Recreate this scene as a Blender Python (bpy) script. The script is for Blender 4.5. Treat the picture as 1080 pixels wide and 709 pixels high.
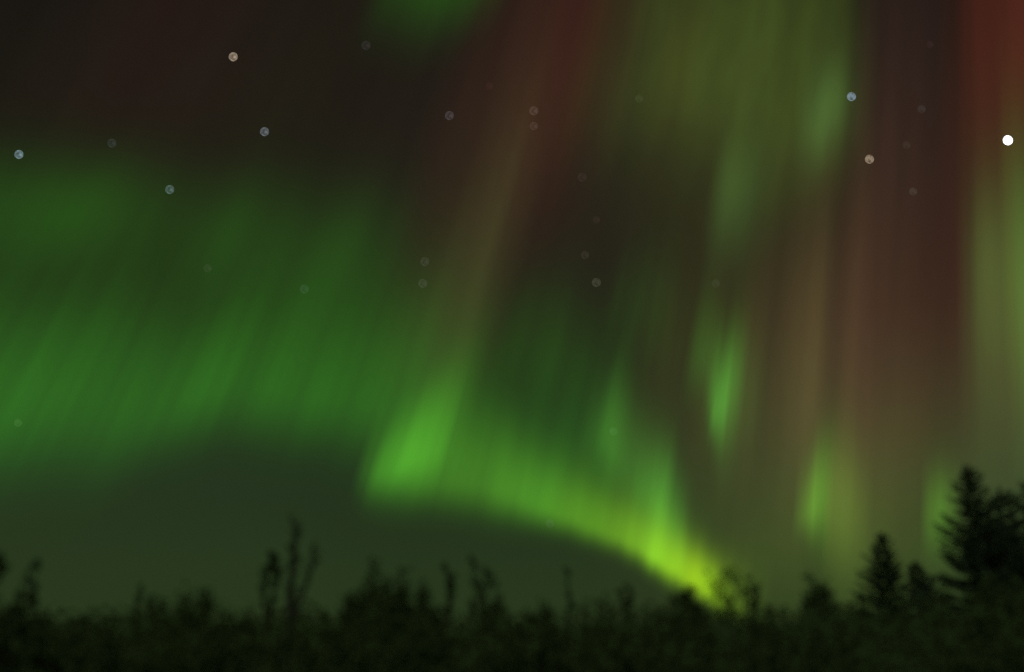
import bpy, math, random
import numpy as np
from mathutils import Vector

SC = bpy.context.scene
COL = SC.collection
for o in list(bpy.data.objects):
    bpy.data.objects.remove(o)

# ---- camera -------------------------------------------------------------------
W, H, F, HORIZON = 1080.0, 709.0, 935.0, 690.0
PITCH = math.atan((HORIZON - H / 2) / F)
EYE = np.array([0.0, 0.0, 1.6])
FWD = np.array([0.0, math.cos(PITCH), math.sin(PITCH)])
UPV = np.array([0.0, -math.sin(PITCH), math.cos(PITCH)])
cam = bpy.data.cameras.new('camera')
cam.sensor_width = 36.0
cam.lens = 36.0 * F / W
cam.clip_start, cam.clip_end = 0.05, 2.0e7
cam.dof.use_dof = True                 # the lens was set for the stars: the near trees are soft
cam.dof.focus_distance = 5.0e4
cam.dof.aperture_fstop = 0.15
co = bpy.data.objects.new('camera', cam)
COL.objects.link(co)
co.location = EYE
co.rotation_euler = (math.pi / 2 + PITCH, 0, 0)
SC.camera = co

# ---- night sky and exposure ------------------------------------------------------
SKY_RAMP = [(0.0, (.0225, .0375, .0118)), (.09, (.0198, .0360, .0122)), (.18, (.0165, .0305, .0118)),
            (.34, (.0135, .0130, .0072)), (.62, (.0095, .0075, .0056)), (1.0, (.006, .006, .005))]
world = bpy.data.worlds.new('World')
SC.world = world
world.use_nodes = True
wt = world.node_tree
wt.nodes.clear()
w_out = wt.nodes.new('ShaderNodeOutputWorld')
w_bg = wt.nodes.new('ShaderNodeBackground')
w_geo = wt.nodes.new('ShaderNodeTexCoord')
w_sep = wt.nodes.new('ShaderNodeSeparateXYZ')
w_ramp = wt.nodes.new('ShaderNodeValToRGB')
w_noise = wt.nodes.new('ShaderNodeTexNoise')
w_map = wt.nodes.new('ShaderNodeMapRange')
w_mul = wt.nodes.new('ShaderNodeMixRGB')
el = w_ramp.color_ramp.elements
while len(el) < len(SKY_RAMP):
    el.new(.5)
for e, (p, c) in zip(el, SKY_RAMP):
    e.position = p
    e.color = c + (1,)
w_ramp.color_ramp.interpolation = 'EASE'
w_ramp.color_ramp.interpolation = 'LINEAR'
w_noise.inputs['Scale'].default_value = 3.0
w_noise.inputs['Detail'].default_value = 2.0
w_map.inputs[3].default_value = .86
w_map.inputs[4].default_value = 1.14
w_mul.blend_type = 'MULTIPLY'
w_mul.inputs[0].default_value = 1.0
wl = wt.links.new
wl(w_geo.outputs['Generated'], w_sep.inputs[0])
wl(w_sep.outputs['Z'], w_ramp.inputs[0])
wl(w_geo.outputs['Generated'], w_noise.inputs['Vector'])
wl(w_noise.outputs[0], w_map.inputs[0])
wl(w_ramp.outputs[0], w_mul.inputs[1])
wl(w_map.outputs[0], w_mul.inputs[2])
# fill added to the sky behind and above the camera to brighten the trees
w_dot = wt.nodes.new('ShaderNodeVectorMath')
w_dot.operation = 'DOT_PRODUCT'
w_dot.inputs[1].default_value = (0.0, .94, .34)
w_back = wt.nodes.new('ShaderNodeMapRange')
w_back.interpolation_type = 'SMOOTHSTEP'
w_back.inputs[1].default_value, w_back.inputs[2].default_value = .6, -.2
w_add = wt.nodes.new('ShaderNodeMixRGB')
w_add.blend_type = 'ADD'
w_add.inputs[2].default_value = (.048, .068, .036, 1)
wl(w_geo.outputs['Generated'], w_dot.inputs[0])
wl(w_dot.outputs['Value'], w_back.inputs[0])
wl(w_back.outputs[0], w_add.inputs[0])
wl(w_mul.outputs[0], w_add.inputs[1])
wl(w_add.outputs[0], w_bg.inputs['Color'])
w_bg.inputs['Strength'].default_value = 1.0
wl(w_bg.outputs[0], w_out.inputs[0])

# weak sun lamp added behind the camera to lift the dark foliage
fill_sun = bpy.data.lights.new('fill_sun', 'SUN')
fill_sun.energy = 0.68
fill_sun.angle = math.radians(0.5)
fill_sun.color = (.85, 1.0, .72)
fill_o = bpy.data.objects.new('fill_sun', fill_sun)
COL.objects.link(fill_o)
fill_o.rotation_euler = (math.radians(52), 0, math.radians(-28))

vs = SC.view_settings
vs.view_transform = 'Standard'
vs.look = 'None'
vs.exposure = 0.0
vs.gamma = 1.0
vs.use_curve_mapping = False
SC.render.engine = 'CYCLES'
SC.render.dither_intensity = 2.0
cy = SC.cycles
cy.transparent_max_bounces = 96
cy.max_bounces = 4
cy.diffuse_bounces = 2
cy.use_denoising = False

# ---- helpers ------------------------------------------------------------------------
def ray_dir(x, y):
    d = FWD + (x - W / 2) / F * np.array([1.0, 0, 0]) + (H / 2 - y) / F * UPV
    return d / np.linalg.norm(d)

def at(x, y, depth):
    """the point seen at (x, y) of the photograph whose distance northwards is depth"""
    d = ray_dir(x, y)
    return EYE + d * (depth / d[1])

def mat(name, colour, var=.35, scale=3.0, rough=.9, translucent=0.0):
    m = bpy.data.materials.new(name)
    m.use_nodes = True
    nt = m.node_tree
    b = nt.nodes['Principled BSDF']
    n = nt.nodes.new('ShaderNodeTexNoise')
    n.inputs['Scale'].default_value = scale
    n.inputs['Detail'].default_value = 4
    r = nt.nodes.new('ShaderNodeValToRGB')
    r.color_ramp.elements[0].position, r.color_ramp.elements[1].position = .3, .7
    r.color_ramp.elements[0].color = tuple(c * (1 - var) for c in colour) + (1,)
    r.color_ramp.elements[1].color = tuple(c * (1 + var) for c in colour) + (1,)
    t = nt.nodes.new('ShaderNodeTexCoord')
    nt.links.new(t.outputs['Object'], n.inputs['Vector'])
    nt.links.new(n.outputs[0], r.inputs[0])
    nt.links.new(r.outputs[0], b.inputs['Base Color'])
    b.inputs['Roughness'].default_value = rough
    b.inputs['Specular IOR Level'].default_value = .2
    if translucent:
        tr = nt.nodes.new('ShaderNodeBsdfTranslucent')
        mx = nt.nodes.new('ShaderNodeMixShader')
        mx.inputs[0].default_value = translucent
        nt.links.new(r.outputs[0], tr.inputs[0])
        nt.links.new(b.outputs[0], mx.inputs[1])
        nt.links.new(tr.outputs[0], mx.inputs[2])
        nt.links.new(mx.outputs[0], nt.nodes['Material Output'].inputs[0])
    return m

BARK = mat('bark', (.035, .036, .028), .4, 6)
NEEDLE = mat('needles', (.050, .075, .040), .4, 2, translucent=.15)
LEAF = mat('leaves', (.070, .100, .040), .4, 2, translucent=.3)
EARTH = mat('heath', (.055, .060, .035), .5, .4)

def tag(o, label=None, cat=None, group=None, kind=None):
    for k, v in (('label', label), ('category', cat), ('group', group), ('kind', kind)):
        if v:
            o[k] = v
    return o

class Mesh:
    def __init__(self):
        self.v, self.f = [], []
    def tube(self, pts, radii, sides=6):
        pts = [Vector(p) for p in pts]
        base = len(self.v)
        for i, p in enumerate(pts):
            d = (pts[min(i + 1, len(pts) - 1)] - pts[max(i - 1, 0)]).normalized()
            a = d.orthogonal().normalized()
            b = d.cross(a)
            for k in range(sides):
                t = 2 * math.pi * k / sides
                self.v.append(p + (a * math.cos(t) + b * math.sin(t)) * radii[i])
        for i in range(len(pts) - 1):
            for k in range(sides):
                k2 = (k + 1) % sides
                self.f.append((base + i * sides + k, base + i * sides + k2, base + (i + 1) * sides + k2, base + (i + 1) * sides + k))
        self.f.append(tuple(base + (len(pts) - 1) * sides + k for k in range(sides)))
        self.f.append(tuple(base + k for k in reversed(range(sides))))
    def leaf(self, p, axis, length, width, rnd):
        """a folded pointed leaf: two triangles meeting on the midrib"""
        a = Vector(axis).normalized()
        s = a.cross(Vector((rnd.gauss(0, 1), rnd.gauss(0, 1), rnd.gauss(0, 1)))).normalized()
        n = a.cross(s)
        p = Vector(p)
        i = len(self.v)
        self.v += [p, p + a * length * .45 + s * width + n * width * .4, p + a * length, p + a * length * .45 - s * width + n * width * .4]
        self.f += [(i, i + 1, i + 2), (i, i + 2, i + 3)]
    def build(self, name, m, parent=None, loc=None):
        me = bpy.data.meshes.new(name)
        me.from_pydata([tuple(v) for v in self.v], [], self.f)
        me.materials.append(m)
        o = bpy.data.objects.new(name, me)
        COL.objects.link(o)
        if parent:
            o.parent = parent
        if loc is not None:
            o.location = loc
        return o

def root(name, x, y, label, cat, group):
    e = bpy.data.objects.new(name, None)
    e.empty_display_size = .2
    e.location = (x, y, ground_z(x, y) - .03)
    COL.objects.link(e)
    return tag(e, label, cat, group)
# ---- aurora -----------------------------------------------------------------
# Each curtain hangs along the local magnetic field; its rays all run towards the magnetic zenith.
# A row is one ray: (x, y of the brightest point on the reference plate, fall-off below, fall-off above,
# brightness, r, g, b).
ZX, ZY = 1000.0, -1500.0
def ray_index(x, y):
    return ZX + (x - ZX) * (400 - ZY) / (y - ZY)
CURTAINS = []
def curtain(label, rows, streak=0.25, scale=1.0, base_km=100.0, seed=0.0, along=.22, name='aurora_curtain'):
    CURTAINS.append(dict(label=label, rows=rows, streak=streak, scale=scale, base=base_km, seed=seed, along=along, name=name))
GR = (.115, 1, .045)
def g(x, y, sd, su, a, c=GR):
    return (x, y, sd, su, a) + tuple(c)

curtain('broad soft green aurora arc spread across the whole left half of the sky', [
    g(-330,440,60,75,.085), g(-120,425,56,80,.10), g(0,420,54,80,.100), g(60,418,50,80,.102), g(110,420,48,76,.090), g(150,422,46,72,.085), g(176,420,40,70,.085),
    g(215,407,38,70,.115), g(250,402,38,68,.092), g(282,408,33,70,.094), g(315,412,34,74,.102), g(350,416,34,74,.095), g(390,420,36,76,.098),
    g(425,420,40,74,.085), g(460,415,44,70,.045), g(505,410,44,60,0)], .13, 1.6, seed=1.3, along=.2)
curtain('faint upper green band of aurora under the leftmost blue star', [
    g(-300,225,50,40,.02), g(-120,225,50,40,.045), g(0,222,46,40,.042), g(75,222,40,36,.056), g(130,225,42,36,.034), g(180,232,42,36,.022),
    g(215,245,44,40,.030), g(240,250,44,42,.044), g(275,250,44,42,.026), g(320,262,45,45,.026), g(360,266,48,44,.032), g(400,268,45,44,.018), g(445,270,45,44,0)],
    .12, .8, 120, 2.1)
FO = (.19, 1, .045)
curtain('brightest broad green fold in the middle of the aurora arc', [
    g(376,488,16,30,0,FO), g(389,494,18,30,.06,FO), g(401,495,19,32,.18,FO), g(415,492,21,38,.26,FO), g(432,483,24,44,.31,FO), g(452,477,27,48,.285,FO), g(465,473,29,50,.23,FO),
    g(476,472,30,56,.085,FO), g(492,476,28,60,.02,FO), g(530,480,30,50,0,FO)], .16, 1.3, seed=3.7)
L1, L2, L3 = (.24,1,.04), (.40,1,.022), (.52,1,.004)
curtain('long yellow green lower edge of the aurora sweeping down to the treeline', [
    g(420,508,16,36,0,L1), g(448,508,16,36,.06,L1), g(480,505,19,42,.125,L1), g(510,509,19,42,.150,L1), g(540,519,17,34,.20,L1), g(570,531,14,32,.225,L1), g(600,542,12,30,.23,(.29,1,.032)),
    g(625,553,11,28,.245,(.32,1,.026)), g(650,563,10,26,.27,(.37,1,.022)), g(672,573,10,25,.37,L2), g(690,585,10,26,.52,L2), g(710,598,10,23,.52,(.46,1,.012)), g(730,610,10,21,.47,(.54,1,.004)), g(748,621,10,20,.42,L3),
    g(762,632,12,26,.21,L3), g(776,640,14,32,.085,L3), g(792,645,16,36,.03,L3), g(815,650,16,36,0,L3)], .08, 2.0, seed=4.2)
curtain('dim green veil hanging above the yellow green edge', [
    g(466,440,50,44,0), g(495,448,40,38,0.0324), g(540,458,38,36,0.03564), g(585,470,34,38,0.03758), g(620,484,30,34,0.0311), g(655,510,28,34,0.02592), g(695,545,26,34,0.01944), g(730,580,24,30,0.007778), g(765,598,26,34,0)],
    .2, 1.1, seed=5.5)
S = (.23, 1, .08)
curtain('dim green haze above the dark lane right of the bright fold', [
    g(478,372,34,44,0), g(505,368,34,46,.014), g(545,366,34,46,.026), g(580,380,36,50,.034), g(612,396,36,50,.028), g(640,410,36,50,.01), g(665,415,36,50,0)], .2, 1.2, 125, 23.6)
curtain('row of soft green inner rays curling down to join the yellow green edge', [
    g(608,450,26,36,0,S), g(624,452,24,36,.045,S), g(639,454,26,42,.118,S), g(650,472,24,42,.115,S), g(663,490,22,38,.090,S), g(680,511,22,36,.135,S), g(698,532,20,36,.195,S), g(711,553,18,30,.10,S), g(727,580,18,30,.02,S), g(750,600,20,32,0,S)],
    .16, 1.6, seed=6.1)
T = (.20, 1, .085)
curtain('pair of short bright green streaks right of centre above the treeline', [
    g(722,372,30,40,0,T), g(736,372,28,42,.055,T), g(746,376,28,38,.062,T), g(750,395,28,40,.08,T), g(754,430,18,42,.20,T), g(764,424,28,44,.24,T), g(774,408,42,40,.12,T), g(786,415,44,45,.03,T), g(812,430,40,45,0,T)], .06, 2.0, seed=7.9)
curtain('very faint short green rays beside the pair of bright green streaks', [
    g(630,330,30,40,0,T), g(655,322,36,46,.014,T), g(672,328,36,48,.019,T), g(692,338,38,50,.020,T), g(712,350,36,50,.012,T), g(738,360,36,50,0,T)], .25, 2.5, seed=8.4)
Y = (.34,1,.06); Z = (.60,1,.10)
curtain('narrow green ray with a yellow glow low above the small spruces', [
    g(836,540,16,32,0,Y), g(848,540,14,32,.10,Y), g(858,532,21,38,.23,Y), g(868,524,27,40,.165,Y), g(880,524,42,44,.100,Z), g(893,535,45,46,.090,Z), g(906,548,45,46,.05,Z), g(922,552,45,46,.010,Z), g(945,552,45,46,0,Z)], .06, 2.0, seed=9.6)
Q = (.30,1,.055)
curtain('short green ray glowing behind the tall ragged spruce', [
    g(970,542,28,28,0,Q), g(982,542,26,28,.09,Q), g(992,540,26,28,.13,Q), g(1003,538,26,28,.07,Q), g(1018,538,26,28,0,Q)], .1, 2.0, seed=10.2)
HZ = (.62,1,.12)
curtain('dull olive glow low behind the spruces at the right', [
    g(690,585,50,60,0,HZ), g(760,575,55,65,0.01515,HZ), g(830,572,60,75,0.031,HZ), g(900,570,60,80,0.03444,HZ), g(960,560,70,85,0.03306,HZ), g(1080,545,80,90,0.02893,(.5,1,.3)), g(1250,545,80,90,0.02755,(.5,1,.3)), g(1500,545,80,90,0,(.5,1,.3))], .12, .8, seed=11.1)
O = (.62,1,.13)
curtain('tall wide olive patch of aurora right of the central red band', [
    g(590,80,60,150,0,O), g(630,72,64,190,0.01116,O), g(670,62,74,200,0.02976,O), g(715,56,84,200,0.04464,(.70,1,.11)), g(750,66,84,190,0.0558,O), g(785,84,84,190,0.06138,O), g(830,98,78,190,0.05394,O), g(862,100,62,150,0.05022,O), g(884,102,54,110,0.04092,O), g(904,108,48,90,0.01488,O), g(930,115,50,70,0,O)], .16, 1.0, 180, 12.8, along=.8)
P = (.35,1,.20)
curtain('soft pale green patch glowing beside the upper blue star', [
    g(836,122,36,40,0,P), g(854,126,36,36,0.0375,P), g(869,120,36,34,0.07,P), g(882,112,32,32,0.0525,P), g(898,108,32,32,0.0125,P), g(916,108,32,32,0,P)], .08, 1.0, 180, 13.9, along=.8)
curtain('faint green patch at the foot of the olive aurora', [
    g(745,205,45,40,0,P), g(768,206,46,42,0.046,P), g(786,206,46,42,0.0414,P), g(806,206,46,42,0.0138,P), g(828,206,45,40,0,P)], .08, 1.0, 160, 14.7, along=.8)
R = (1,.16,.09); R2=(1,.28,.13)
curtain('long dim red band leaning across the upper middle of the sky', [
    g(455,80,150,220,0,R2), g(505,76,150,220,0.0092,R2), g(545,70,150,220,0.0184,R2), g(580,62,130,220,0.02576,R), g(618,56,110,220,0.02392,R), g(650,50,100,220,0.01012,R), g(690,48,90,220,0,R)], .12, .7, 200, 15.2)
N = (.85,1,.25)
curtain('pale tan ray rising from the bright green fold', [
    g(405,330,80,110,0,N), g(440,330,85,115,.008,N), g(468,328,85,125,.017,N), g(486,322,80,130,.023,N), g(502,318,75,135,.024,N), g(520,312,70,135,.013,N), g(550,310,60,130,0,N)], .22, 1.2, 130, 16.6)
R3 = (1,.15,.08)
curtain('strong red band of aurora in the upper right corner', [
    g(985,60,170,220,0,R3), g(1006,60,150,220,0.008861,R3), g(1020,60,120,220,0.02659,R3), g(1036,60,105,220,0.04785,R3), g(1055,60,100,220,0.05671,R3), g(1090,40,80,220,0.05848,R3), g(1180,40,85,220,0.04431,R3), g(1320,40,85,220,0,R3)], .12, 1.0, 220, 17.3)
M1, M2, M3 = (1,.85,.2), (1,.66,.24), (1,.38,.22)
curtain('wide brownish mauve curtain of faint rays over the right half', [
    g(640,420,90,120,0,M1), g(690,430,95,120,0.0133,M1), g(750,430,95,120,0.0247,M1), g(800,420,100,135,0.0418,M2), g(835,405,95,140,0.0551,M2), g(858,400,95,145,0.0722,M2), g(878,400,90,145,0.0532,(1,.5,.24)), g(895,410,85,155,0.0646,(1,.48,.23)),
    g(912,420,85,165,0.057,(1,.40,.23)), g(945,425,85,185,0.0456,M3), g(975,400,95,180,0.0342,(1,.3,.2)), g(1000,385,100,190,0.02945,(1,.25,.2)), g(1030,390,100,170,0.0285,M3), g(1090,400,95,130,0.0285,M3), g(1250,400,95,130,0.019,M3), g(1400,400,95,130,0,M3)], .13, 1.3, 130, 18.5)
E = (.52,1,.17)
curtain('tall yellow green ray curtain at the right edge below the white star', [
    g(1008,300,90,80,0,E), g(1022,294,90,66,.024,E), g(1034,290,92,66,.074,E), g(1044,288,95,66,.090,E), g(1055,292,95,70,.080,E), g(1066,300,95,92,.104,(.52,1,.15)), g(1078,308,95,94,.140,(.45,1,.15)), g(1110,310,95,90,.13,(.45,1,.15)), g(1160,310,95,90,.07,E), g(1260,310,95,90,0,E)], .09, 1.6, 130, 19.4)
curtain('green patch of aurora cut off by the top of the sky view', [
    g(390,-30,38,90,0,(.12,1,.03)), g(430,-25,36,90,0.0328,(.12,1,.03)), g(470,-20,38,90,0.05773,(.12,1,.03)), g(500,-20,34,90,0.0492,(.14,1,.03)), g(522,-25,32,90,0.01968,(.2,1,.03)), g(550,-30,32,90,0,(.2,1,.03))], .15, 1.0, 180, 20.9)
B = (1,.42,.3)
curtain('very faint reddish veil over the dark upper left sky', [
    g(-20,90,70,160,0,B), g(80,60,80,200,.0045,B), g(150,60,90,200,.0075,(1,.25,.25)), g(215,70,100,200,.0065,B), g(320,80,110,200,.0050,(1,.8,.3)), g(430,120,120,200,.0055,(1,.6,.4)), g(520,200,110,200,.006,(1,.5,.4)), g(650,220,100,200,.007,(1,.6,.4)), g(760,250,100,150,.004,B), g(830,250,100,150,0,B)], .2, .7, 200, 21.4)

curtain('dark maroon ray between the olive patch and the red corner band', [
    g(885,120,120,220,0,B), g(915,110,120,220,.011,(1,.42,.35)), g(950,100,120,220,.012,(1,.4,.35)), g(985,90,120,220,.007,(1,.4,.4)), g(1015,90,120,220,0,B)], .2, 1.2, 220, 22.8)

def evaluate(c, s, y):
    """brightness (r, g, b) of curtain c on ray s at plate height y"""
    r = np.array(c['rows'], float)
    rs = ray_index(r[:, 0], r[:, 1])
    o = np.argsort(rs); rs = rs[o]; r = r[o]
    # smooth interpolation along the curtain
    def ip(k):
        i = np.clip(np.searchsorted(rs, s) - 1, 0, len(rs) - 2)
        t = np.clip((s - rs[i]) / (rs[i + 1] - rs[i]), 0, 1)
        t = t * t * (3 - 2 * t) * .6 + t * .4
        return r[i, k] * (1 - t) + r[i + 1, k] * t
    d = ip(1) - y
    w = np.where(d > 0, ip(3), ip(2))
    v = ip(4) * np.exp(-.5 * (d / w) ** 2)
    return np.stack([v * ip(5), v * ip(6), v * ip(7)], -1)
# ---- end aurora
# ---- aurora sheets -----------------------------------------------------------------
ZEN = ray_dir(ZX, ZY)                    # the direction of the magnetic field lines
def glow_mat(c):
    m = bpy.data.materials.new('aurora_glow')
    m.use_nodes = True
    nt = m.node_tree
    nt.nodes.clear()
    L = nt.links.new
    out = nt.nodes.new('ShaderNodeOutputMaterial')
    add = nt.nodes.new('ShaderNodeAddShader')
    em = nt.nodes.new('ShaderNodeEmission')
    tr = nt.nodes.new('ShaderNodeBsdfTransparent')
    at_ = nt.nodes.new('ShaderNodeAttribute')
    at_.attribute_name = 'glow'
    uv = nt.nodes.new('ShaderNodeUVMap')
    mp = nt.nodes.new('ShaderNodeMapping')
    # rays: noise that changes quickly along the curtain and slowly along the field lines
    mp.inputs['Scale'].default_value = (c['scale'] * 2.2, c['along'], 1)
    mp.inputs['Location'].default_value = (c['seed'], c['seed'] * 1.7, 0)
    nz = nt.nodes.new('ShaderNodeTexNoise')
    nz.noise_dimensions = '2D'
    nz.inputs['Scale'].default_value = 1.0
    nz.inputs['Detail'].default_value = 2.0
    nz.inputs['Roughness'].default_value = .42
    mr = nt.nodes.new('ShaderNodeMapRange')
    mr.inputs[1].default_value, mr.inputs[2].default_value = .25, .75
    mr.inputs[3].default_value, mr.inputs[4].default_value = 1 - 1.3 * c['streak'], 1 + 1.3 * c['streak']
    L(uv.outputs[0], mp.inputs[0])
    L(mp.outputs[0], nz.inputs['Vector'])
    L(nz.outputs[0], mr.inputs[0])
    L(at_.outputs['Color'], em.inputs['Color'])
    L(mr.outputs[0], em.inputs['Strength'])
    L(em.outputs[0], add.inputs[0])
    L(tr.outputs[0], add.inputs[1])
    L(add.outputs[0], out.inputs[0])
    try:
        m.cycles.emission_sampling = 'NONE'
    except Exception:
        pass
    return m

def slant(h, sin_e, re=6371000.0):
    return -re * sin_e + math.sqrt((re * sin_e) ** 2 + 2 * re * h + h * h)

def hang(c):
    r = c['rows']
    s_rows = [ray_index(q[0], q[1]) for q in r]
    ss = np.arange(min(s_rows), max(s_rows) + 5, 5.0)
    rs = np.array(sorted((ray_index(q[0], q[1]), q[1] + 3.4 * q[2]) for q in r))
    low = np.interp(ss, rs[:, 0], rs[:, 1])
    hi = min(q[1] - 3.6 * q[3] for q in r)
    hi = max(hi, -260.0)
    low = np.minimum(low, 676.0)
    n = 72
    B = ZEN
    verts, glow, uvs = [], [], []
    for j, s in enumerate(ss):
        yb = low[j]
        ys = yb + (hi - yb) * np.linspace(0, 1, n + 1)
        xb = ZX + (s - ZX) * (yb - ZY) / (400 - ZY)
        d = ray_dir(xb, yb)
        p0 = d * slant(c['base'] * 1000.0, d[2])       # where this ray starts, base km above the round earth
        k = (H / 2 - ys) / F
        t = (k * p0.dot(FWD) - p0.dot(UPV)) / (B.dot(UPV) - k * B.dot(FWD))
        verts.append(EYE + p0 + t[:, None] * B)
        glow.append(evaluate(c, np.full(n + 1, s), ys))
        uvs.append(np.stack([np.full(n + 1, s / 100.0), ys / 100.0], -1))
    verts = np.concatenate(verts); glow = np.concatenate(glow); uvs = np.concatenate(uvs)
    lum = glow.max(1)
    faces, m1 = [], n + 1
    for j in range(len(ss) - 1):
        for i in range(n):
            q = (j * m1 + i, (j + 1) * m1 + i, (j + 1) * m1 + i + 1, j * m1 + i + 1)
            if max(lum[a] for a in q) > 2.5e-4:
                faces.append(q)
    used = sorted({a for q in faces for a in q})
    idx = {a: i for i, a in enumerate(used)}
    faces = [tuple(idx[a] for a in q) for q in faces]
    verts, glow, uvs = verts[used], glow[used], uvs[used]
    origin = verts[verts[:, 2].argmin()].copy()
    me = bpy.data.meshes.new(c['name'])
    me.from_pydata([tuple(v) for v in (verts - origin)], [], faces)
    a = me.attributes.new('glow', 'FLOAT_COLOR', 'POINT')
    a.data.foreach_set('color', np.concatenate([glow, np.ones((len(glow), 1))], 1).astype(np.float32).ravel())
    uvl = me.uv_layers.new(name='UVMap')
    li = np.zeros(len(me.loops), np.int32)
    me.loops.foreach_get('vertex_index', li)
    uvl.data.foreach_set('uv', uvs[li].astype(np.float32).ravel())
    me.materials.append(glow_mat(c))
    o = bpy.data.objects.new(c['name'], me)
    o.location = origin
    COL.objects.link(o)
    tag(o, c['label'], 'aurora', 'aurora curtains')

for i, c in enumerate(CURTAINS):
    c['base'] += 4.3 * i                 # no two curtains hang in the same place
    hang(c)

# ---- stars: out-of-focus discs of light ------------------------------------------------
STARS = [  # x, y, diameter, sRGB of the disc, what it adds to, label
    (246, 60, 11, (138,124,106), (31,26,20), 'brightest warm white star in the dark upper left sky'),
    (279, 139, 11, (88,92,95), (32,28,22), 'grey white star in the dark sky directly below the warm white one'),
    (20, 163, 11, (100,118,122), (34,40,24), 'bluish star close to the left edge above the green aurora band'),
    (179, 200, 11, (76,90,86), (36,38,24), 'dim bluish star at the upper fringe of the left green aurora'),
    (118, 151, 11, (54,58,54), (34,32,22), 'very faint grey star between the two bluish stars on the left'),
    (386, 48, 11, (54,48,48), (33,30,22), 'very faint star left of the green patch at the top'),
    (474, 122, 11, (74,70,72), (36,30,25), 'faint grey star in the dark sky left of the red band'),
    (516, 91, 9, (56,36,32), (44,30,24), 'barely visible reddish star at the left fringe of the red band'),
    (563, 117, 11, (88,64,58), (58,32,26), 'upper of the two faint stars close together in the red band'),
    (563, 133, 10, (80,56,50), (56,32,26), 'lower of the two faint stars close together in the red band'),
    (448, 276, 11, (64,66,52), (46,48,28), 'upper of two faint stars one above the other over the bright fold'),
    (446, 299, 11, (68,72,54), (48,54,30), 'lower of two faint stars one above the other over the bright fold'),
    (321, 305, 11, (56,82,50), (40,66,27), 'faint greenish star within the upper left green haze'),
    (219, 283, 10, (56,76,44), (40,66,27), 'faint olive star above the long slanted ray of the left arc'),
    (614, 187, 11, (58,46,40), (46,34,26), 'faint star in the dark gap right of the red band'),
    (629, 232, 9, (54,48,36), (42,40,25), 'upper of three faint stars stepping down right of the tan ray'),
    (617, 269, 10, (58,54,40), (42,40,25), 'middle of three faint stars stepping down right of the tan ray'),
    (629, 298, 11, (72,72,56), (42,42,25), 'lowest and clearest of three faint stars right of the tan ray'),
    (755, 299, 10, (64,68,44), (54,58,32), 'faint star above the pair of short green streaks'),
    (674, 104, 10, (72,80,44), (62,68,31), 'barely visible star on the left part of the olive aurora patch'),
    (898, 102, 11, (116,132,134), (64,72,34), 'clear bluish star on the right border of the olive patch'),
    (917, 168, 11, (134,118,98), (58,46,32), 'clear yellowish star just below the bluish star by the olive patch'),
    (1063, 148, 12, (255,255,255), (80,60,34), 'dazzling white star on the red band at the upper right'),
    (972, 115, 10, (64,52,48), (50,32,27), 'faint star in the maroon gap halfway to the dazzling white star'),
    (956, 153, 10, (60,48,40), (50,34,28), 'barely visible star below and left of the faint star in the maroon gap'),
    (963, 202, 10, (72,60,50), (54,38,30), 'faint star lowest in the maroon gap under the yellowish star'),
    (981, 47, 9, (52,36,32), (42,28,24), 'barely visible star highest in the maroon gap'),
    (19, 446, 10, (60,112,46), (44,96,30), 'faint star shining through the left end of the green arc'),
    (580, 552, 11, (62,76,46), (50,68,28), 'faint star just under the lower edge of the green arc'),
    (647, 455, 10, (84,144,60), (76,136,50), 'faint greenish star on the curling inner rays of the aurora'),
]
def lin(c):
    return np.array([v / 255 / 12.92 if v <= 10 else ((v / 255 + .055) / 1.055) ** 2.4 for v in c])
def ball(radius):
    import bmesh
    bm = bmesh.new()
    bmesh.ops.create_icosphere(bm, subdivisions=3, radius=radius)
    me = bpy.data.meshes.new('star')
    bm.to_mesh(me)
    bm.free()
    return me
STAR_R = 40000.0
for i, (x, y, dia, c, bgc, label) in enumerate(STARS):
    amt = np.maximum(lin(c) - lin(bgc), 0)
    amt *= .85 if amt.max() > .06 else .52
    if c == (255, 255, 255):
        amt = np.array([2.2, 2.3, 2.2])
    m = bpy.data.materials.new('star_light')
    m.use_nodes = True
    nt = m.node_tree
    nt.nodes.clear()
    L = nt.links.new
    out = nt.nodes.new('ShaderNodeOutputMaterial')
    add = nt.nodes.new('ShaderNodeAddShader')
    em = nt.nodes.new('ShaderNodeEmission')
    tr = nt.nodes.new('ShaderNodeBsdfTransparent')
    nz = nt.nodes.new('ShaderNodeTexNoise')
    tc = nt.nodes.new('ShaderNodeTexCoord')
    mr = nt.nodes.new('ShaderNodeMapRange')
    em.inputs['Color'].default_value = tuple(amt / max(amt.max(), 1e-6)) + (1,)
    nz.noise_dimensions = '4D'
    nz.inputs['W'].default_value = i * 3.1
    nz.inputs['Scale'].default_value = .010
    mr.inputs[1].default_value, mr.inputs[2].default_value = .3, .7
    mr.inputs[3].default_value, mr.inputs[4].default_value = 0.0, amt.max() * .5 * 2.2   # near and far half add up
    L(tc.outputs['Object'], nz.inputs['Vector'])
    L(nz.outputs[0], mr.inputs[0])
    L(mr.outputs[0], em.inputs['Strength'])
    L(em.outputs[0], add.inputs[0])
    L(tr.outputs[0], add.inputs[1])
    L(add.outputs[0], out.inputs[0])
    m.cycles.emission_sampling = 'NONE'
    d = ray_dir(x, y)
    dist = STAR_R
    k = 1.0 / d.dot(FWD)
    me = ball(dia * .86 / 2 / F * dist / k * 1.0)
    me.materials.append(m)
    o = bpy.data.objects.new('star', me)
    o.location = EYE + d * dist
    o.rotation_euler = co.rotation_euler                # a disc that faces the lens, as the blur of the lens makes it
    o.scale = (1, 1, .25)
    COL.objects.link(o)
    tag(o, label, 'star', 'stars')

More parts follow.
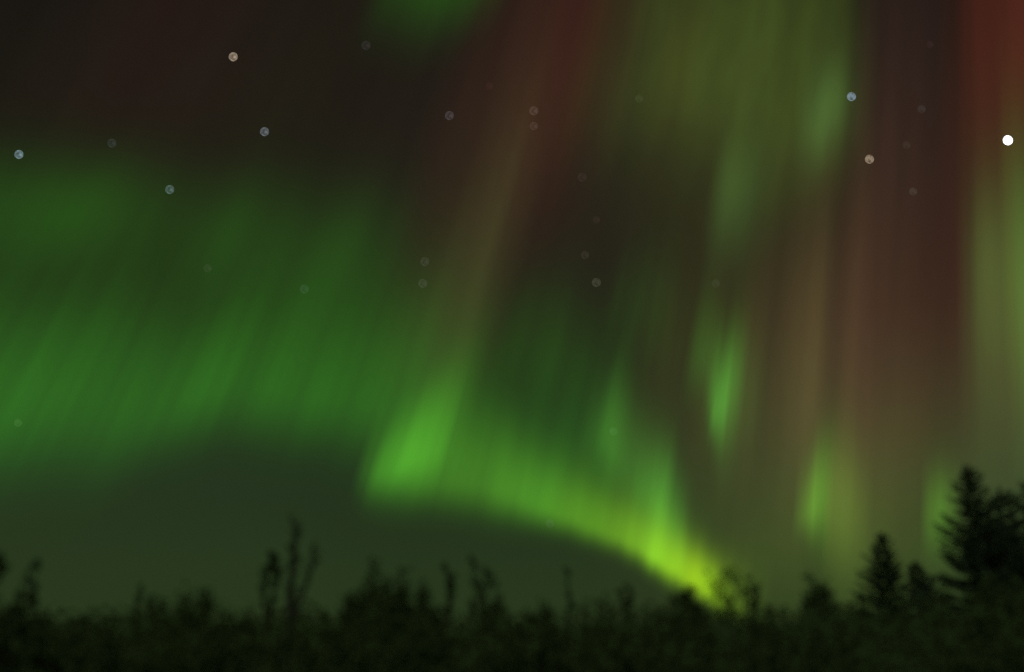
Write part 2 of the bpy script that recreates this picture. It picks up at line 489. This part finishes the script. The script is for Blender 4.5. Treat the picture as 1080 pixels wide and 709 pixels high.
# ---- ground ------------------------------------------------------------------------------
def ground_z(x, y):
    return .12 * math.sin(x * .21 + 1.0) * math.cos(y * .17) + .06 * math.sin(x * .63 + y * .5)
def build_ground():
    xs = [-60000, -8000, -1500, -400, -150, -80] + [i * 2.0 for i in range(-30, 31)] + [80, 150, 400, 1500, 8000, 60000]
    ys = [-60000, -8000, -1000, -200, -60, -20] + [i * 2.0 for i in range(-4, 41)] + [100, 150, 400, 1500, 8000, 60000]
    v, f = [], []
    for y in ys:
        for x in xs:
            near = abs(x) < 70 and -30 < y < 90
            v.append((x, y, ground_z(x, y) if near else 0.0))
    nx = len(xs)
    for j in range(len(ys) - 1):
        for i in range(nx - 1):
            f.append((j * nx + i, j * nx + i + 1, (j + 1) * nx + i + 1, (j + 1) * nx + i))
    me = bpy.data.meshes.new('ground')
    me.from_pydata(v, [], f)
    me.materials.append(EARTH)
    for p in me.polygons:
        p.use_smooth = True
    o = bpy.data.objects.new('ground', me)
    COL.objects.link(o)
    tag(o, 'dark heath ground under the thicket, running to the horizon', 'ground', kind='structure')
build_ground()

# ---- trees -----------------------------------------------------------------------------------
def spruce(px, top, depth, half, label, seed, name='spruce_tree', ragged=.25, group='spruces along the skyline'):
    rnd = random.Random(seed)
    tip = at(px, top, depth)
    x = float(tip[0])
    e = root(name, x, depth, label, 'tree', group)
    h = float(tip[2]) - e.location.z
    rad = 1.28 * half * depth / F
    trunk, crown = Mesh(), Mesh()
    lean = (rnd.uniform(-.03, .03), rnd.uniform(-.03, .03))
    def axis(z):
        t = z / h
        return Vector((lean[0] * h * t * (1 - t) * 3, lean[1] * h * t * (1 - t) * 3, z))
    zs = [h * k / 12 for k in range(13)]
    trunk.tube([axis(z) for z in zs], [max(.045 * h / 3 * (1 - .97 * z / h), .008) for z in zs], 7)
    z = h * .06
    while z < h * .985:
        t = z / h
        prof = (1 - t) ** .76 * (1 - .18 * math.exp(-((t - .05) / .1) ** 2))
        n = 5 if t < .9 else 4
        a0 = rnd.uniform(0, 6.28)
        for k in range(n):
            ln = rad * prof * rnd.uniform(1 - ragged * 1.6, 1 + ragged) + .05 * h / 4
            if rnd.random() < ragged * .35:
                ln *= rnd.uniform(.25, .6)
            a = a0 + k * 6.283 / n + rnd.uniform(-.4, .4)
            d = Vector((math.cos(a), math.sin(a), 0))
            up0 = .35 * t - .05 + rnd.uniform(-.12, .12)
            p0 = axis(z)
            pts = []
            for q in range(5):
                u = q / 4
                pts.append(p0 + d * ln * u + Vector((0, 0, ln * (up0 * u - .45 * u * u * (1 - t) + .28 * u ** 3))))
            trunk.tube(pts, [.016 * (1 - .8 * q / 4) * h / 5 + .003 for q in range(5)], 4)
            m = max(15, int(ln * 60))
            for q in range(m):
                u = (q + rnd.random()) / m
                i = min(int(u * 4), 3)
                w = u * 4 - i
                p = pts[i].lerp(pts[i + 1], w)
                side = d.cross(Vector((0, 0, 1))) * rnd.choice((-1, 1))
                ax = d * rnd.uniform(.3, 1.0) + side * rnd.uniform(.2, 1.0) + Vector((0, 0, rnd.uniform(-.65, .15)))
                L_ = rnd.uniform(.13, .27) * (1 - .35 * u) * (.6 + .12 * h) * (1 - .5 * t)
                crown.leaf(p, ax, L_, L_ * .17, rnd)
                crown.leaf(p, d + Vector((0, 0, rnd.uniform(-.5, .5))), L_ * .8, L_ * .15, rnd)
        z += h * rnd.uniform(.015, .025)
    for q in range(14):                                     # the leader
        crown.leaf(axis(h * rnd.uniform(.95, .995)), Vector((rnd.gauss(0, .5), rnd.gauss(0, .5), 1)), .16, .03, rnd)
    trunk.build('trunk', BARK, e)
    crown.build('crown', NEEDLE, e)

def twig_tree(px, top, depth, label, seed, forks, name='bare_tree', half=14, leaves=0, cat='tree', group='bare trees in the thicket', thick=1.0):
    """thin leader(s) with upright limbs, twigs and some leaves; forks = [(dx px, top y)] further leaders"""
    rnd = random.Random(seed)
    tip = at(px, top, depth)
    e = root(name, float(tip[0]), depth, label, cat, group)
    ez = e.location.z
    s = depth / F
    trunk, twigs, crown = Mesh(), Mesh(), Mesh()
    leaders = [(0.0, float(tip[2]) - ez)] + [(dx * s, float(at(px, ty, depth)[2]) - ez) for dx, ty in forks]
    h0 = leaders[0][1]
    for li, (dx, h) in enumerate(leaders):
        z0 = 0 if li == 0 else h0 * rnd.uniform(.42, .55)
        pts, n = [], 9
        for i in range(n):
            t = i / (n - 1)
            pts.append(Vector((dx * t ** .7 + rnd.gauss(0, .012) * h * (t > 0), rnd.gauss(0, .012) * h * (t > 0), z0 + (h - z0) * t)))
        r0 = (.034 if li == 0 else .022) * thick
        trunk.tube(pts, [r0 * (1 - .75 * i / (n - 1)) + .004 for i in range(n)], 6)
        for k in range(int(26 * (1 if li == 0 else .6))):
            t = rnd.uniform(.28, .99)
            i = min(int(t * (n - 1)), n - 2)
            p = pts[i].lerp(pts[i + 1], t * (n - 1) - i)
            a = rnd.uniform(0, 6.28)
            ln = half * s * rnd.uniform(.5, 1.2) * (1.15 - .6 * t)
            d = Vector((math.cos(a) * .6, math.sin(a) * .6, rnd.uniform(.5, 1.1))).normalized()
            bp = [p, p + d * ln * .5, p + d * ln + Vector((0, 0, ln * .18))]
            twigs.tube(bp, [.011 * thick, .007 * thick, .003], 4)
            for q in range(5):
                u = rnd.uniform(.25, 1)
                b = bp[0].lerp(bp[2], u)
                d2 = (d + Vector((rnd.gauss(0, .6), rnd.gauss(0, .6), rnd.gauss(.2, .4)))).normalized()
                l2 = ln * rnd.uniform(.25, .55)
                twigs.tube([b, b + d2 * l2], [.005, .002], 3)
                for w in range(leaves):
                    c = b + d2 * l2 * rnd.random()
                    crown.leaf(c, Vector((rnd.gauss(0, 1), rnd.gauss(0, 1), rnd.gauss(-.2, .8))), rnd.uniform(.05, .10), .022, rnd)
    trunk.build('trunk', BARK, e)
    tw = twigs.build('crown', BARK, e)
    if leaves:
        crown.build('leaves', LEAF, tw)

def bush(px, top, depth, half, label, seed, lobes=None, name='willow_bush', group='bushes along the treeline', dens=1.0):
    """several stems rising from one stool, leafy lobes of different height; lobes = [(dx px, top y, half px)]"""
    rnd = random.Random(seed)
    tip = at(px, top, depth)
    e = root(name, float(tip[0]), depth, label, 'bush', group)
    s = depth / F
    ez = e.location.z
    stems, crown = Mesh(), Mesh()
    for dx, ty, hw in (lobes or [(0, top, half)]):
        h = float(at(px + dx, ty, depth)[2]) - ez
        w = hw * s
        for k in range(max(8, int(hw * .75))):
            a = rnd.uniform(0, 6.28)
            rr = w * math.sqrt(rnd.random())
            hh = h * (1 - .28 * (rr / w) ** 2) * rnd.uniform(.82, 1.0)
            if k == 0:
                hh, rr = h, w * .1
            end = Vector((dx * s + math.cos(a) * rr, math.sin(a) * rr, hh))
            st = Vector((dx * s * .4 + rnd.gauss(0, .08), rnd.gauss(0, .08), 0))
            pts = [st.lerp(end, q / 5) + Vector((math.cos(a), math.sin(a), 0)) * rr * .25 * math.sin(math.pi * q / 5) for q in range(6)]
            stems.tube(pts, [.020 * (1 - .85 * q / 5) + .003 for q in range(6)], 5)
            for q in range(int(190 * dens)):
                u = rnd.random() ** .75
                i = min(int(u * 5), 4)
                p = pts[i].lerp(pts[i + 1], u * 5 - i)
                p = p + Vector((rnd.gauss(0, 1), rnd.gauss(0, 1), rnd.gauss(0, .8))) * .11 * (1.25 - .75 * u)
                crown.leaf(p, Vector((rnd.gauss(0, 1), rnd.gauss(0, 1), rnd.gauss(.3, .8))), rnd.uniform(.09, .17), rnd.uniform(.026, .045), rnd)
    stems.build('stems', BARK, e)
    crown.build('crown', LEAF, e)

# spruces on the right
spruce(1020, 493, 20, 60, 'tallest ragged spruce near the right edge with the green ray glowing behind it', 11, ragged=.34)
spruce(1054, 517, 21.5, 70, 'broad spruce close behind the tallest one, filling the dark gap to its right', 12, ragged=.38)
spruce(1086, 508, 19, 74, 'spruce cut off by the right edge of the view', 13, ragged=.35)
spruce(930, 565, 22, 46, 'small pointed spruce by itself between the bushes, left of the tallest spruce', 14, ragged=.3)
spruce(964, 594, 23, 42, 'shortest pointed spruce, between the small pointed one and the tallest one', 15, ragged=.3)
# bare trees and saplings
twig_tree(313, 562, 17, 'tall bare tree with a forked top standing alone on the left', 21, [(20, 570), (-4, 548)], half=13, leaves=1, thick=2.6)
twig_tree(287, 584, 17.5, 'bare tree with a fuzzy knob of twigs beside the forked tree', 22, [(6, 590)], half=10, leaves=4, thick=1.9)
twig_tree(474, 594, 18, 'slim upright sapling left of the leaning bushy sapling', 23, [(3, 606)], name='sapling', half=9, leaves=3, group='saplings in the thicket')
twig_tree(514, 594, 17, 'leaning bushy sapling under the middle of the green arc', 24, [(-12, 590), (10, 616)], name='sapling', half=12, leaves=4, group='saplings in the thicket')
twig_tree(497, 628, 18, 'low thin sapling between the slim and the leaning sapling', 25, [], name='sapling', half=9, leaves=3, group='saplings in the thicket')
twig_tree(597, 598, 19, 'very slender sapling alone in the dark gap under the arc', 26, [], name='sapling', half=9, leaves=3, group='saplings in the thicket')
twig_tree(762, 600, 17, 'feathery sapling standing right in front of the glowing foot of the aurora', 27, [(9, 606), (-9, 612)], name='sapling', half=15, leaves=1, group='saplings in the thicket')
twig_tree(789, 604, 18, 'wispy sapling just right of the glowing foot of the aurora', 28, [(-8, 614), (8, 622)], name='sapling', half=13, leaves=2, group='saplings in the thicket')
twig_tree(42, 592, 17, 'thin sapling with a tufted top near the left edge', 29, [(-9, 598)], name='sapling', half=10, leaves=2, group='saplings in the thicket')
twig_tree(-2, 578, 16, 'bare tree cut off by the left edge of the view', 30, [(7, 592)], half=13, leaves=3, thick=1.2)
twig_tree(150, 622, 18, 'faint low sapling alone in the widest gap on the left', 31, [(7, 630)], name='sapling', half=10, leaves=2, group='saplings in the thicket')
twig_tree(662, 616, 19, 'faint twiggy sapling left of the round bush below the bright streak', 32, [(-8, 624)], name='sapling', half=10, leaves=3, group='saplings in the thicket')
# bushes
bush(24, 624, 16, 30, 'leafy bush at the left edge below the tufted sapling', 41, [(0, 626, 20), (-22, 644, 18), (20, 650, 14)])
bush(195, 628, 17, 34, 'bush with three blunt tops left of the bare trees', 42, [(-24, 632, 18), (3, 624, 20), (25, 622, 17)])
bush(262, 644, 18, 26, 'low bush at the foot of the tree with the fuzzy knob', 43, [(0, 645, 18), (-16, 652, 12)])
bush(345, 645, 18, 26, 'low bush in the gap right of the forked bare tree', 44, [(-4, 647, 18), (18, 643, 14)])
bush(402, 598, 17, 46, 'largest rounded bush with twin tops left of the saplings', 45, [(-8, 592, 20), (20, 599, 19), (4, 612, 36), (-30, 624, 16), (44, 612, 15)])
bush(458, 638, 17.5, 22, 'small bush between the largest bush and the slim sapling', 46, [(0, 640, 16)])
bush(528, 622, 17, 20, 'bush at the right foot of the leaning sapling', 47, [(0, 630, 13), (-14, 638, 14)])
bush(576, 636, 18, 20, 'rounded bush left of the very slender sapling', 48, [(0, 637, 14), (-18, 648, 14)])
bush(634, 630, 18, 22, 'rounded bush right of the very slender sapling', 49, [(0, 630, 14), (-16, 644, 12), (14, 642, 12)])
bush(684, 636, 18, 20, 'low bush under the brightest yellow green streak', 50, [(-2, 637, 13), (14, 644, 10)])
bush(724, 621, 17, 28, 'round dark bush touching the left side of the glowing foot of the aurora', 51, [(0, 617, 20), (-14, 628, 17), (14, 631, 15)])
bush(812, 638, 18, 22, 'low bush right of the wispy sapling', 52, [(0, 640, 14), (14, 646, 12)])
bush(860, 612, 18, 24, 'round topped bush straight below the narrow green ray', 53, [(-2, 607, 19), (9, 616, 18), (-12, 628, 16)])
bush(895, 630, 19, 26, 'bush joining the round topped bush to the small pointed spruce', 54, [(0, 634, 16), (14, 626, 10)])
bush(948, 625, 19, 20, 'bush in the notch between the two small spruces', 55, [(0, 628, 14)])
bush(990, 624, 19, 26, 'low bush at the left foot of the tallest spruce', 56, [(0, 628, 16), (-12, 636, 14)])
bush(1050, 640, 17, 36, 'dark bush at the right foot of the tallest spruce', 57, [(0, 606, 26), (26, 612, 22), (-20, 622, 20)])
bush(98, 652, 17, 26, 'low bush left of the faint low sapling', 58, [(-10, 652, 18), (14, 657, 16)])
bush(655, 660, 14.5, 30, 'nearest low bush in the middle of the thicket', 59, [(0, 668, 26)])

# ---- the thicket that fills the gaps, and the far wood ------------------------------------------
def thicket():
    rnd = random.Random(77)
    m = Mesh()
    def ridge(px):
        return 650 + 5 * math.sin(px * .031 + 1) + 4 * math.sin(px * .083) + 2.5 * math.sin(px * .19 + 2)
    for k in range(1500):
        depth = rnd.uniform(13.5, 27)
        px = rnd.uniform(-420, 1500)
        if rnd.random() < .25:
            px = rnd.uniform(0, 1080)
        top = at(px, ridge(px + depth * 9) + rnd.uniform(-2, 16), depth)
        gz = ground_z(float(top[0]), depth)
        h = max(float(top[2]) - gz, .5)
        x0 = float(top[0]) + rnd.gauss(0, .15)
        pts = [Vector((x0 + (float(top[0]) - x0) * q / 3 + rnd.gauss(0, .03), depth + rnd.gauss(0, .03), gz - .03 + (h + .03) * q / 3)) for q in range(4)]
        m.tube(pts, [.012, .009, .006, .002], 4)
        for q in range(46):
            u = 1 - rnd.random() ** 1.3
            i = min(int(u * 3), 2)
            p = pts[i].lerp(pts[i + 1], u * 3 - i) + Vector((rnd.gauss(0, 1), rnd.gauss(0, 1), rnd.gauss(0, .6))) * .16
            m.leaf(p, Vector((rnd.gauss(0, 1), rnd.gauss(0, 1), rnd.gauss(.2, .7))), rnd.uniform(.09, .17), rnd.uniform(.025, .042), rnd)
    o = m.build('undergrowth', LEAF)
    tag(o, 'dense dark undergrowth of leafy stems below the treeline', 'undergrowth', kind='stuff')
thicket()

def far_wood():
    rnd = random.Random(99)
    m = Mesh()
    for k in range(900):
        depth = rnd.uniform(38, 75)
        px = rnd.uniform(-700, 1780)
        top = at(px, 664 + 5 * math.sin(px * .021) + rnd.uniform(-5, 12), depth)
        x, h = float(top[0]), float(top[2])
        m.tube([(x, depth, -.1), (x, depth, h)], [.09, .01], 5)
        for q in range(60):
            t = rnd.random() ** .8
            a = rnd.uniform(0, 6.28)
            r = 1.0 * (1 - t) ** .7 + .1
            p = Vector((x, depth, h * t))
            m.leaf(p, Vector((math.cos(a), math.sin(a), rnd.uniform(-.4, .3))), r * rnd.uniform(.6, 1), .16, rnd)
    o = m.build('forest', NEEDLE)
    tag(o, 'low dark forest far behind the thicket', 'forest', kind='stuff')
far_wood()
